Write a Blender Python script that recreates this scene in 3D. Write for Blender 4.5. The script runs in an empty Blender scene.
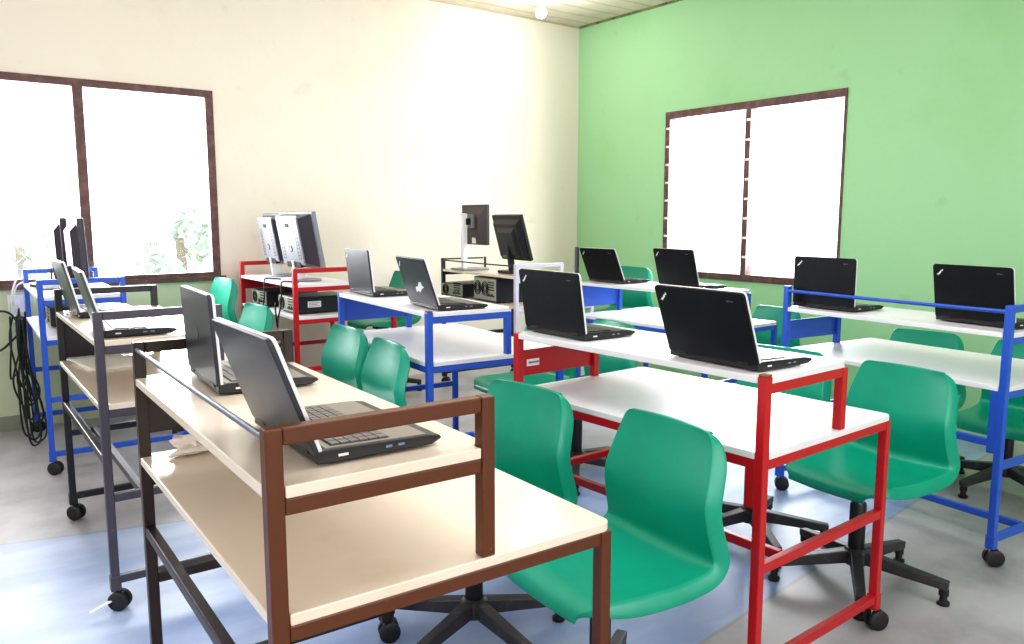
import bpy, bmesh, math, random
from mathutils import Vector, Matrix
random.seed(4)
SC = bpy.context.scene
COL = SC.collection
PI = math.pi

# ------------------------------------------------------------------ materials
def lin(c):
    return tuple((v/12.92 if v <= .04045 else ((v+.055)/1.055)**2.4) for v in c)
def rgb(r, g, b):
    return lin((r/255, g/255, b/255)) + (1,)
def mat(name, col, rough=.5, metal=0., spec=.5, coat=0., noise=None, bump=None, emit=None):
    m = bpy.data.materials.new(name); m.use_nodes = True
    nt = m.node_tree; b = nt.nodes['Principled BSDF']
    b.inputs['Base Color'].default_value = col
    b.inputs['Roughness'].default_value = rough
    b.inputs['Metallic'].default_value = metal
    b.inputs['Specular IOR Level'].default_value = spec
    b.inputs['Coat Weight'].default_value = coat
    b.inputs['Coat Roughness'].default_value = .12
    if emit:
        b.inputs['Emission Color'].default_value = emit[0]; b.inputs['Emission Strength'].default_value = emit[1]
    tc = nt.nodes.new('ShaderNodeTexCoord')
    if noise:
        col2, scale, lo, hi = noise[:4]
        n = nt.nodes.new('ShaderNodeTexNoise'); n.inputs['Scale'].default_value = scale
        n.inputs['Detail'].default_value = 6; n.inputs['Roughness'].default_value = .6
        r = nt.nodes.new('ShaderNodeMapRange'); r.inputs[1].default_value = lo; r.inputs[2].default_value = hi
        x = nt.nodes.new('ShaderNodeMix'); x.data_type = 'RGBA'
        x.inputs[6].default_value = col; x.inputs[7].default_value = col2
        nt.links.new(tc.outputs['Object'], n.inputs['Vector'])
        nt.links.new(n.outputs['Fac'], r.inputs[0]); nt.links.new(r.outputs[0], x.inputs[0])
        nt.links.new(x.outputs[2], b.inputs['Base Color'])
    if bump:
        n = nt.nodes.new('ShaderNodeTexNoise'); n.inputs['Scale'].default_value = bump[0]; n.inputs['Detail'].default_value = 4
        bp = nt.nodes.new('ShaderNodeBump'); bp.inputs['Strength'].default_value = bump[1]; bp.inputs['Distance'].default_value = .01
        nt.links.new(tc.outputs['Object'], n.inputs['Vector'])
        nt.links.new(n.outputs['Fac'], bp.inputs['Height']); nt.links.new(bp.outputs['Normal'], b.inputs['Normal'])
    return m
M = {}
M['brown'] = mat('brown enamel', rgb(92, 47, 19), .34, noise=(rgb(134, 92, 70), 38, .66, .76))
M['shaded_brown'] = mat('shaded brown enamel', rgb(44, 27, 22), .36, noise=(rgb(96, 64, 52), 30, .68, .76))  # far end of the brown frame, its shade painted into the colour
M['glare_and_post_grey'] = mat('charcoal glare and post grey', rgb(74, 70, 82), .36, noise=(rgb(98, 94, 106), 30, .62, .74))  # near charcoal frame with glare painted in; plain grey for the tall post
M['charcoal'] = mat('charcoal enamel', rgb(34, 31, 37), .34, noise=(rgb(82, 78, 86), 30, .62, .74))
M['red'] = mat('red enamel', rgb(184, 26, 36), .32, noise=(rgb(214, 96, 96), 40, .68, .76))
M['blue'] = mat('blue enamel', rgb(46, 90, 192), .32, noise=(rgb(78, 116, 214), 34, .66, .76))
M['black_frame'] = mat('black enamel', rgb(36, 34, 38), .35)
M['lavender'] = mat('pale lavender frame', rgb(214, 210, 226), .4)  # pale near-end frame of the black desk
M['steel'] = mat('grey steel rod', rgb(120, 128, 146), .35, .5)
M['cream_lam'] = mat('cream laminate', rgb(230, 216, 200), .22, noise=(rgb(220, 202, 180), 3, .5, .75), coat=.25)
M['cream_edge'] = mat('cream board edge', rgb(238, 222, 202), .5)
M['white_lam'] = mat('white laminate', rgb(230, 229, 234), .4, noise=(rgb(216, 214, 222), 3, .5, .8), coat=.04)
M['wood_peg'] = mat('brown wood plug', rgb(128, 84, 56), .6)
M['base_grey'] = mat('dark grey chair base', rgb(58, 54, 58), .42, noise=(rgb(86, 82, 86), 30, .58, .72))
M['rubber'] = mat('black rubber', rgb(30, 30, 32), .5)
M['black_plastic'] = mat('black plastic', rgb(26, 26, 30), .4)
M['rim'] = mat('silver screen rim', rgb(226, 226, 230), .35, .1)
M['port'] = mat('blue grey port', rgb(118, 130, 172), .4, .2)
M['chrome'] = mat('chrome', rgb(210, 212, 218), .18, 1.)
M['silver'] = mat('silver plastic', rgb(134, 135, 144), .38, .15)
M['white_plastic'] = mat('white plastic', rgb(236, 236, 238), .4)
M['dark_grey'] = mat('dark grey plastic', rgb(58, 54, 64), .42)
M['monitor_brown'] = mat('dark brown grey plastic', rgb(62, 52, 54), .45)
M['lid_black'] = mat('matte black lid', rgb(17, 18, 23), .5, spec=.25, noise=(rgb(24, 26, 31), 8, .45, .7))
M['lid_grey'] = mat('glossy grey lid', rgb(50, 52, 60), .36, .0, spec=.35)
M['lid_green'] = mat('grey green lid', rgb(76, 84, 82), .4, .0, spec=.35)
M['deck'] = mat('black keyboard deck', rgb(44, 42, 44), .3)
M['deck_grey'] = mat('taupe grey keyboard deck', rgb(142, 134, 126), .35, .2)
M['key'] = mat('black keys', rgb(24, 24, 26), .45)
M['key_grey'] = mat('grey keys', rgb(116, 112, 110), .4)
M['screen'] = mat('dark glossy screen', rgb(16, 18, 22), .08)
M['label_white'] = mat('white sticker', rgb(240, 240, 242), .5)
M['ink'] = mat('grey ink', rgb(96, 96, 104), .6)
M['pc_black'] = mat('black computer case', rgb(32, 32, 38), .35)
M['pc_beige'] = mat('galvanised rear panel', rgb(176, 178, 164), .4, .4)
M['slot'] = mat('dark slot', rgb(20, 20, 22), .7)
M['cable'] = mat('black cable', rgb(26, 30, 32), .5)
M['cable_white'] = mat('white cable', rgb(228, 226, 218), .5)
M['paper'] = mat('white paper', rgb(240, 238, 234), .7, bump=(30, .4))
M['cloth'] = mat('crumpled pale paper', rgb(232, 222, 212), .8, bump=(60, .8))
M['green_chair'] = mat('teal green plastic', rgb(4, 152, 124), .32, noise=(rgb(2, 138, 112), 2.2, .4, .7), bump=(260, .03))
M['winframe'] = mat('dark brown window frame', rgb(92, 62, 60), .5, noise=(rgb(122, 90, 88), 14, .45, .7))
M['clip'] = mat('aluminium louvre clip', rgb(236, 236, 236), .4, .3)
M['bark'] = mat('bark', rgb(150, 140, 128), .8)
M['leaf'] = mat('pale leaf', rgb(186, 202, 188), .6, noise=(rgb(160, 182, 164), 4, .4, .7))
M['bulb'] = mat('lit bulb', rgb(255, 255, 255), .3, emit=((1, .98, 1, 1), 40))
# glass: mostly clear with a light gloss
g = bpy.data.materials.new('window glass'); g.use_nodes = True
nt = g.node_tree; nt.nodes.remove(nt.nodes['Principled BSDF'])
o_ = nt.nodes['Material Output']; tr = nt.nodes.new('ShaderNodeBsdfTransparent'); gl = nt.nodes.new('ShaderNodeBsdfGlossy')
gl.inputs['Roughness'].default_value = .05; mx = nt.nodes.new('ShaderNodeMixShader'); mx.inputs[0].default_value = .06
nt.links.new(tr.outputs[0], mx.inputs[1]); nt.links.new(gl.outputs[0], mx.inputs[2]); nt.links.new(mx.outputs[0], o_.inputs[0])
M['glass'] = g

def wall_material(name, base, stain, low=None, low_zone=None):
    m = mat(name, base, .75, noise=(stain, 1.1, .52, .8), bump=(24, .12))
    nt = m.node_tree; b = nt.nodes['Principled BSDF']
    src = b.inputs['Base Color'].links[0].from_socket
    tc = [n for n in nt.nodes if n.type == 'TEX_COORD'][0]
    n2 = nt.nodes.new('ShaderNodeTexNoise'); n2.inputs['Scale'].default_value = 5; n2.inputs['Detail'].default_value = 8
    r2 = nt.nodes.new('ShaderNodeMapRange'); r2.inputs[1].default_value = .66; r2.inputs[2].default_value = .8; r2.inputs[4].default_value = .5
    x2 = nt.nodes.new('ShaderNodeMix'); x2.data_type = 'RGBA'
    x2.inputs[7].default_value = tuple(c*.72 for c in base[:3]) + (1,)
    nt.links.new(tc.outputs['Object'], n2.inputs['Vector']); nt.links.new(n2.outputs['Fac'], r2.inputs[0])
    nt.links.new(r2.outputs[0], x2.inputs[0]); nt.links.new(src, x2.inputs[6])
    out = x2.outputs[2]
    if low:                                    # the infill below the window is painted another colour
        sp = nt.nodes.new('ShaderNodeSeparateXYZ'); nt.links.new(tc.outputs['Object'], sp.inputs[0])
        a = nt.nodes.new('ShaderNodeMapRange'); a.inputs[1].default_value = low_zone[0]+.02; a.inputs[2].default_value = low_zone[0]-.02
        z = nt.nodes.new('ShaderNodeMapRange'); z.inputs[1].default_value = low_zone[1]+.01; z.inputs[2].default_value = low_zone[1]-.01
        mu = nt.nodes.new('ShaderNodeMath'); mu.operation = 'MULTIPLY'
        nt.links.new(sp.outputs[0], a.inputs[0]); nt.links.new(sp.outputs[2], z.inputs[0])
        nt.links.new(a.outputs[0], mu.inputs[0]); nt.links.new(z.outputs[0], mu.inputs[1])
        x3 = nt.nodes.new('ShaderNodeMix'); x3.data_type = 'RGBA'; x3.inputs[7].default_value = low
        nt.links.new(mu.outputs[0], x3.inputs[0]); nt.links.new(out, x3.inputs[6]); out = x3.outputs[2]
    nt.links.new(out, b.inputs['Base Color'])
    return m
M['cream_wall'] = wall_material('cream painted plaster', rgb(232, 223, 210), rgb(226, 214, 198), rgb(206, 212, 182), (1.86, .93))
M['green_wall'] = wall_material('light green painted plaster', rgb(164, 212, 162), rgb(152, 204, 144))
M['plain_wall'] = wall_material('white painted plaster', rgb(232, 228, 218), rgb(224, 218, 204))
# ceiling boards
m = mat('pale ceiling boards', rgb(222, 212, 198), .8, noise=(rgb(200, 186, 168), 2.4, .45, .75), bump=(9, .25))
M['ceiling'] = m
nt = m.node_tree; b = nt.nodes['Principled BSDF']; src = b.inputs['Base Color'].links[0].from_socket
tc = [n for n in nt.nodes if n.type == 'TEX_COORD'][0]
wv = nt.nodes.new('ShaderNodeTexWave'); wv.bands_direction = 'Y'; wv.inputs['Scale'].default_value = 1.6; wv.inputs['Distortion'].default_value = 1.5
wv.inputs['Detail'].default_value = 3
r2 = nt.nodes.new('ShaderNodeMapRange'); r2.inputs[1].default_value = .86; r2.inputs[2].default_value = 1.; r2.inputs[4].default_value = .45
x2 = nt.nodes.new('ShaderNodeMix'); x2.data_type = 'RGBA'; x2.inputs[7].default_value = rgb(168, 152, 136)
nt.links.new(tc.outputs['Object'], wv.inputs['Vector']); nt.links.new(wv.outputs['Fac'], r2.inputs[0]); nt.links.new(r2.outputs[0], x2.inputs[0])
nt.links.new(src, x2.inputs[6]); nt.links.new(x2.outputs[2], b.inputs['Base Color'])
# floor: grey screed with a strip of light blue sheet vinyl across the room
m = mat('sheet vinyl floor', rgb(180, 177, 181), .4, noise=(rgb(146, 143, 147), 2.6, .42, .72), bump=(14, .1))
M['floor'] = m
nt = m.node_tree; b = nt.nodes['Principled BSDF']; grey = b.inputs['Base Color'].links[0].from_socket
tc = [n for n in nt.nodes if n.type == 'TEX_COORD'][0]
sp = nt.nodes.new('ShaderNodeSeparateXYZ'); nt.links.new(tc.outputs['Object'], sp.inputs[0])
def line_mask(slope, off, sign):
    a = nt.nodes.new('ShaderNodeMath'); a.operation = 'MULTIPLY_ADD'; a.inputs[1].default_value = -slope; a.inputs[2].default_value = -off
    nt.links.new(sp.outputs[0], a.inputs[0])
    s = nt.nodes.new('ShaderNodeMath'); s.operation = 'ADD'; nt.links.new(a.outputs[0], s.inputs[0]); nt.links.new(sp.outputs[1], s.inputs[1])
    r = nt.nodes.new('ShaderNodeMapRange'); r.inputs[1].default_value = -.006*sign; r.inputs[2].default_value = .006*sign
    nt.links.new(s.outputs[0], r.inputs[0]); return s, r
s1, r1 = line_mask(.12, 1.325, 1)       # nearer seam: y > .12 x + 1.325
s2, r2 = line_mask(-.27, 3.89, -1)      # farther seam: y < -.27 x + 3.89
mu = nt.nodes.new('ShaderNodeMath'); mu.operation = 'MULTIPLY'
nt.links.new(r1.outputs[0], mu.inputs[0]); nt.links.new(r2.outputs[0], mu.inputs[1])
bn = nt.nodes.new('ShaderNodeTexNoise'); bn.inputs['Scale'].default_value = 1.7; bn.inputs['Detail'].default_value = 7
mp = nt.nodes.new('ShaderNodeMapping'); mp.inputs['Scale'].default_value = (1, 2.6, 1); mp.inputs['Rotation'].default_value = (0, 0, .5)
nt.links.new(tc.outputs['Object'], mp.inputs[0]); nt.links.new(mp.outputs[0], bn.inputs['Vector'])
br_ = nt.nodes.new('ShaderNodeMapRange'); br_.inputs[1].default_value = .38; br_.inputs[2].default_value = .66
nt.links.new(bn.outputs['Fac'], br_.inputs[0])
bx_ = nt.nodes.new('ShaderNodeMix'); bx_.data_type = 'RGBA'; bx_.inputs[6].default_value = rgb(140, 160, 204); bx_.inputs[7].default_value = rgb(180, 195, 226)
nt.links.new(br_.outputs[0], bx_.inputs[0])
x2 = nt.nodes.new('ShaderNodeMix'); x2.data_type = 'RGBA'
nt.links.new(mu.outputs[0], x2.inputs[0]); nt.links.new(grey, x2.inputs[6]); nt.links.new(bx_.outputs[2], x2.inputs[7])
last = x2.outputs[2]
for s in (s1, s2):                       # thin dirty line along each seam
    ab = nt.nodes.new('ShaderNodeMath'); ab.operation = 'ABSOLUTE'; nt.links.new(s.outputs[0], ab.inputs[0])
    r = nt.nodes.new('ShaderNodeMapRange'); r.inputs[1].default_value = .012; r.inputs[2].default_value = .004; r.inputs[4].default_value = .35
    nt.links.new(ab.outputs[0], r.inputs[0])
    x3 = nt.nodes.new('ShaderNodeMix'); x3.data_type = 'RGBA'; x3.inputs[7].default_value = rgb(120, 116, 118)
    nt.links.new(r.outputs[0], x3.inputs[0]); nt.links.new(last, x3.inputs[6]); last = x3.outputs[2]
nt.links.new(last, b.inputs['Base Color'])

# ------------------------------------------------------------------ mesh helpers
class MB:
    def __init__(s): s.bm = bmesh.new()
    def quadbox(s, P):
        vs = [s.bm.verts.new(p) for p in P]
        for f in ((0,3,2,1),(4,5,6,7),(0,1,5,4),(1,2,6,5),(2,3,7,6),(3,0,4,7)):
            s.bm.faces.new([vs[i] for i in f])
        return s
    def box(s, x0, x1, y0, y1, z0, z1):
        s.quadbox([(x0,y0,z0),(x1,y0,z0),(x1,y1,z0),(x0,y1,z0),(x0,y0,z1),(x1,y0,z1),(x1,y1,z1),(x0,y1,z1)]); return s
    def bar(s, p, q, w0, h0, w1=None, h1=None, up=(0,0,1)):
        p = Vector(p); q = Vector(q); d = (q-p).normalized(); up = Vector(up)
        a = d.cross(up).normalized(); u = a.cross(d)
        w1 = w0 if w1 is None else w1; h1 = h0 if h1 is None else h1
        P = []
        for c, w, h in ((p, w0, h0), (q, w1, h1)):
            P += [c-a*w/2-u*h/2, c+a*w/2-u*h/2, c+a*w/2+u*h/2, c-a*w/2+u*h/2]
        s.quadbox(P); return s
    def prism(s, pts, z0, z1):
        a = [s.bm.verts.new((x,y,z0)) for x,y in pts]; b = [s.bm.verts.new((x,y,z1)) for x,y in pts]
        n = len(pts); s.bm.faces.new(a[::-1]); s.bm.faces.new(b)
        for i in range(n): s.bm.faces.new((a[i], a[(i+1)%n], b[(i+1)%n], b[i]))
        return s
    def lathe(s, prof, n=20, c=(0,0,0), axis='z'):
        rings = []
        for r, h in prof:
            ring = []
            for i in range(n):
                t = 2*PI*i/n
                if axis == 'z': p = (c[0]+r*math.cos(t), c[1]+r*math.sin(t), c[2]+h)
                elif axis == 'y': p = (c[0]+r*math.cos(t), c[1]+h, c[2]+r*math.sin(t))
                else: p = (c[0]+h, c[1]+r*math.cos(t), c[2]+r*math.sin(t))
                ring.append(s.bm.verts.new(p))
            rings.append(ring)
        for a, b in zip(rings, rings[1:]):
            for i in range(n): s.bm.faces.new((a[i], a[(i+1)%n], b[(i+1)%n], b[i]))
        s.bm.faces.new(rings[0][::-1]); s.bm.faces.new(rings[-1]); return s
    def tube(s, pts, r, n=8):
        pts = [Vector(p) for p in pts]; rings = []; prev = None
        for i, p in enumerate(pts):
            d = (pts[min(i+1, len(pts)-1)] - pts[max(i-1, 0)]).normalized()
            if prev is None:
                a = d.cross(Vector((0,0,1)))
                if a.length < .1: a = d.cross(Vector((1,0,0)))
            else: a = prev - d*prev.dot(d)
            a.normalize(); prev = a; b = d.cross(a)
            rings.append([s.bm.verts.new(p + (a*math.cos(2*PI*k/n)+b*math.sin(2*PI*k/n))*r) for k in range(n)])
        for a, b in zip(rings, rings[1:]):
            for i in range(n): s.bm.faces.new((a[i], a[(i+1)%n], b[(i+1)%n], b[i]))
        s.bm.faces.new(rings[0][::-1]); s.bm.faces.new(rings[-1]); return s
    def grid(s, rows):
        V = [[s.bm.verts.new(p) for p in r] for r in rows]
        for a, b in zip(V, V[1:]):
            for i in range(len(a)-1): s.bm.faces.new((a[i], a[i+1], b[i+1], b[i]))
        return s
    def build(s, name, m, parent=None, bevel=0., smooth=False, seg=2):
        bmesh.ops.recalc_face_normals(s.bm, faces=s.bm.faces)
        me = bpy.data.meshes.new(name); s.bm.to_mesh(me); s.bm.free()
        me.materials.append(m)
        if smooth:
            for p in me.polygons: p.use_smooth = True
            me.set_sharp_from_angle(angle=math.radians(38))
        o = bpy.data.objects.new(name, me); COL.objects.link(o)
        if parent: o.parent = parent
        if bevel:
            bv = o.modifiers.new('bevel', 'BEVEL'); bv.width = bevel; bv.segments = seg; bv.limit_method = 'ANGLE'; bv.angle_limit = math.radians(40)
        return o
def thing(name, label, cat, loc=(0,0,0), rz=0., group=None):
    o = bpy.data.objects.new(name, None); COL.objects.link(o); o.empty_display_size = .1
    o.location = loc; o.rotation_euler = (0, 0, rz); tag(o, label, cat, group); return o
def tag(o, label, cat, group=None):
    o['label'] = label; o['category'] = cat
    if group: o['group'] = group
    return o
def struct(o): o['kind'] = 'structure'; return o
def dup(root, loc, rz, label, group=None):
    r = root.copy(); COL.objects.link(r); r.location = loc; r.rotation_euler = (0, 0, rz); r['label'] = label
    if group: r['group'] = group
    for ch in list(root.children):
        c = ch.copy(); COL.objects.link(c); c.parent = r
        for gch in list(ch.children):
            d = gch.copy(); COL.objects.link(d); d.parent = c
    return r
TXT = {}
def text(name, body, size, m, parent, loc, rot, bold=.0):
    cu = bpy.data.curves.new(name, 'FONT'); cu.body = body; cu.size = size; cu.offset = bold; cu.extrude = .0003
    cu.align_x = 'CENTER'; cu.align_y = 'CENTER'; cu.materials.append(m)
    key = (body, size, bold)
    if key not in TXT:
        tmp = bpy.data.objects.new(name, cu); COL.objects.link(tmp)
        me = bpy.data.meshes.new_from_object(tmp.evaluated_get(bpy.context.evaluated_depsgraph_get())); TXT[key] = me
        bpy.data.objects.remove(tmp)
    o = bpy.data.objects.new(name, TXT[key]); COL.objects.link(o); o.parent = parent; o.location = loc; o.rotation_euler = rot
    return o

# ------------------------------------------------------------------ room
XW, YW, ZC = 5.291, 5.946, 3.163
XL, YF = -2.6, -2.4
T = .16
# ground slab and ceiling
struct(MB().box(XL-T, XW+T, YF-T, YW+T, -.1, 0).build('floor', M['floor']))
struct(MB().box(XL-T, XW+T, YF-T, YW+T, ZC, ZC+.1).build('ceiling', M['ceiling']))
def wall_y(name, y0, y1, holes, m):
    mb = MB(); xs = XL-T
    for (a, b, z0, z1) in holes:
        mb.box(xs, a, y0, y1, 0, ZC); mb.box(a, b, y0, y1, 0, z0); mb.box(a, b, y0, y1, z1, ZC); xs = b
    mb.box(xs, XW+T, y0, y1, 0, ZC); return struct(mb.build(name, m))
def wall_x(name, x0, x1, holes, m):
    mb = MB(); ys = YF
    for (a, b, z0, z1) in holes:
        mb.box(x0, x1, ys, a, 0, ZC); mb.box(x0, x1, a, b, 0, z0); mb.box(x0, x1, a, b, z1, ZC); ys = b
    mb.box(x0, x1, ys, YW, 0, ZC); return struct(mb.build(name, m))
W1 = (.09, 1.807, .915, 2.25)
W2 = (3.138, 4.806, .851, 2.25)
wall_y('wall_back', YW, YW+T, [W1], M['cream_wall'])
wall_x('wall_right', XW, XW+T, [W2], M['green_wall'])
wall_x('wall_left', XL-T, XL, [(.2, 3.6, .9, 2.4)], M['plain_wall'])  # unseen side opening, added to let in light
wall_y('wall_front', YF-T, YF, [(-1.6, 3.6, .9, 2.4)], M['plain_wall'])  # unseen opening behind the camera, added for frontal light
# ceiling-edge trims; corner shade is painted into the green wall's dark one
struct(MB().box(XL, XW, YW-.012, YW, ZC-.014, ZC).build('trim_1', mat('light brown ceiling joint', rgb(196, 178, 152), .8)))
struct(MB().box(XW-.014, XW, YF, YW-.012, ZC-.018, ZC).build('trim_2', mat('shaded ceiling joint', rgb(126, 138, 92), .8, noise=(rgb(90, 84, 66), 16, .45, .6))))
struct(MB().box(XL, .5, YW-.012, YW, 0, .09).build('baseboard_back', mat('grey skirting', rgb(142, 146, 130), .6)))

# window in the cream wall: dark brown frame, one mullion, two panes
w = struct(MB().box(W1[0], W1[1], YW-.012, YW+.06, W1[2], W1[2]+.05).build('window_1', M['winframe']))
fr = MB().box(W1[0], W1[1], YW-.012, YW+.05, W1[3]-.05, W1[3]); fr.box(W1[0], W1[0]+.05, YW-.012, YW+.05, W1[2]+.05, W1[3]-.05)
fr.box(W1[1]-.055, W1[1], YW-.012, YW+.05, W1[2]+.05, W1[3]-.05); fr.build('window_frame', M['winframe'], w)
MB().box(.918, .978, YW-.01, YW+.05, W1[2]+.05, W1[3]-.05).build('mullion', M['winframe'], w)
for a, b in ((W1[0]+.05, .918), (.978, W1[1]-.055)):
    MB().box(a, b, YW+.02, YW+.026, W1[2]+.05, W1[3]-.05).build('pane', M['glass'], w)
MB().box(W1[0]-.02, W1[1]+.03, YW-.035, YW-.012, W1[2]-.012, W1[2]+.022).build('window_sill', M['winframe'], w)
# louvre window in the green wall
w = struct(MB().box(XW-.012, XW+.06, W2[0], W2[1], W2[2], W2[2]+.055).build('window_2', M['winframe']))
fr = MB().box(XW-.014, XW+.07, W2[0], W2[1], W2[3]-.06, W2[3]); fr.box(XW-.006, XW+.06, W2[0], W2[0]+.02, W2[2]+.055, W2[3]-.06)
fr.box(XW-.012, XW+.07, W2[1]-.05, W2[1], W2[2]+.055, W2[3]-.06); fr.build('window_frame', M['winframe'], w)
MB().box(XW-.012, XW+.07, 3.93, 3.978, W2[2]+.055, W2[3]-.06).build('mullion', M['winframe'], w)
zz = [W2[2]+.12+i*.152 for i in range(8)]
for ya, yb in ((W2[0]+.02, 3.93), (3.978, W2[1]-.05)):
    for z in zz:
        MB().quadbox([(XW+.01, ya, z-.06), (XW+.016, ya, z-.06), (XW+.016, yb, z-.06), (XW+.01, yb, z-.06),
                      (XW+.05, ya, z+.085), (XW+.056, ya, z+.085), (XW+.056, yb, z+.085), (XW+.05, yb, z+.085)]).build('louvre_blade', M['glass'], w)
for yc in (3.93, W2[1]-.05):
    for z in zz:
        MB().box(XW-.022, XW+.06, yc-.012, yc+.03, z+.066, z+.084).build('louvre_clip', M['clip'], w)

# lit ceiling bulb
t = thing('ceiling_bulb', 'lit round bulb in a white holder hanging under the ceiling near the far corner', 'light', (4.23, 5.22, 3.0))
MB().lathe([(.004, -.045), (.024, -.04), (.04, -.02), (.044, 0), (.036, .026), (.02, .05), (.016, .07)], 20).build('bulb', M['bulb'], t, smooth=True)
MB().lathe([(.02, .062), (.024, .07), (.024, .11), (.012, .12), (.012, .15), (.045, .152), (.05, .163)], 20).build('lamp_holder', M['white_plastic'], t, smooth=True)

# shrubs outside the left window
def shrub(x, y, h, r, label):
    t = thing('garden_shrub', label, 'shrub', (x, y, 0), 0, 'pale shrubs outside the left window')
    MB().tube([(0,0,-.4), (.03,.02,h*.4), (0,.04,h*.8)], .05).build('stem', M['bark'], t)
    mb = MB()
    for k in range(520):
        a = random.uniform(0, 2*PI); zz = random.uniform(-.1, 1); rr = r*math.sqrt(random.random())*(1.02-.5*abs(zz-.4))
        c = Vector((rr*math.cos(a), rr*math.sin(a), h*zz)); s = random.uniform(.05, .11)
        R = Matrix.Rotation(random.uniform(0, 6.28), 3, 'Z') @ Matrix.Rotation(random.uniform(-1.2, 1.2), 3, 'X')
        mb.bm.faces.new([mb.bm.verts.new(c + R @ Vector(p)) for p in ((-s*.5,0,0), (0,-s,0), (s*.5,0,0), (0,s,0))])
    f = mb.build('foliage', M['leaf'], t); f['kind'] = 'stuff'
shrub(.95, 10.2, 1.62, .75, 'pale leafy shrub outside the left window, left of the mullion')
shrub(2.38, 9.2, 1.42, .5, 'pale leafy shrub outside the left window, low by its right corner')

# ------------------------------------------------------------------ desks
L, D, DS, TB, BD = 1.062, .709, .419, .028, .02
def chamfer(x, y, sx, sy, r):
    # rounded corner whose outer point is (x, y); sx, sy point inwards
    return [(x+sx*r*(1-math.sin(k*PI/8)), y+sy*r*(1-math.cos(k*PI/8))) for k in range(5)]
def board(name, m, root, dep, z, notch_front, r=.022):
    e = .001
    o = [(TB+e, 0), (TB+e, TB+e), (0, TB+e), (0, L-TB-e), (TB+e, L-TB-e), (TB+e, L)]
    if notch_front:
        o += [(dep-TB-e, L), (dep-TB-e, L-TB-e), (dep, L-TB-e), (dep, TB+e), (dep-TB-e, TB+e), (dep-TB-e, 0)]
    else:
        o += chamfer(dep, L, -1, -1, r) + chamfer(dep, 0, -1, 1, r)[::-1]
    return MB().prism(o[::-1], z-BD, z).build(name, m, root, .0025)
def caster(root, x, y, zf, turn):
    c = MB().lathe([(.008, 0), (.008, zf-.02), (.014, zf-.018), (.014, zf+.012)], 12, (x, y, .03)).build('caster', M['chrome'], root, smooth=True)
    w = MB()
    for s in (-1, 1):
        for a, b in ((.006, .024),):
            ax = 'y'
            w.lathe([(.026, s*a), (.034, s*(a+.003)), (.034, s*(b-.003)), (.028, s*b), (.012, s*b)], 20, (0, 0, 0), 'y')
    w.box(-.016, .016, -.006, .006, -.02, .03)
    ob = w.build('caster_wheel', M['rubber'], c, smooth=True)
    ob.location = (x+.012*math.cos(turn), y+.012*math.sin(turn), .034); ob.rotation_euler = (0, 0, turn)
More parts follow.
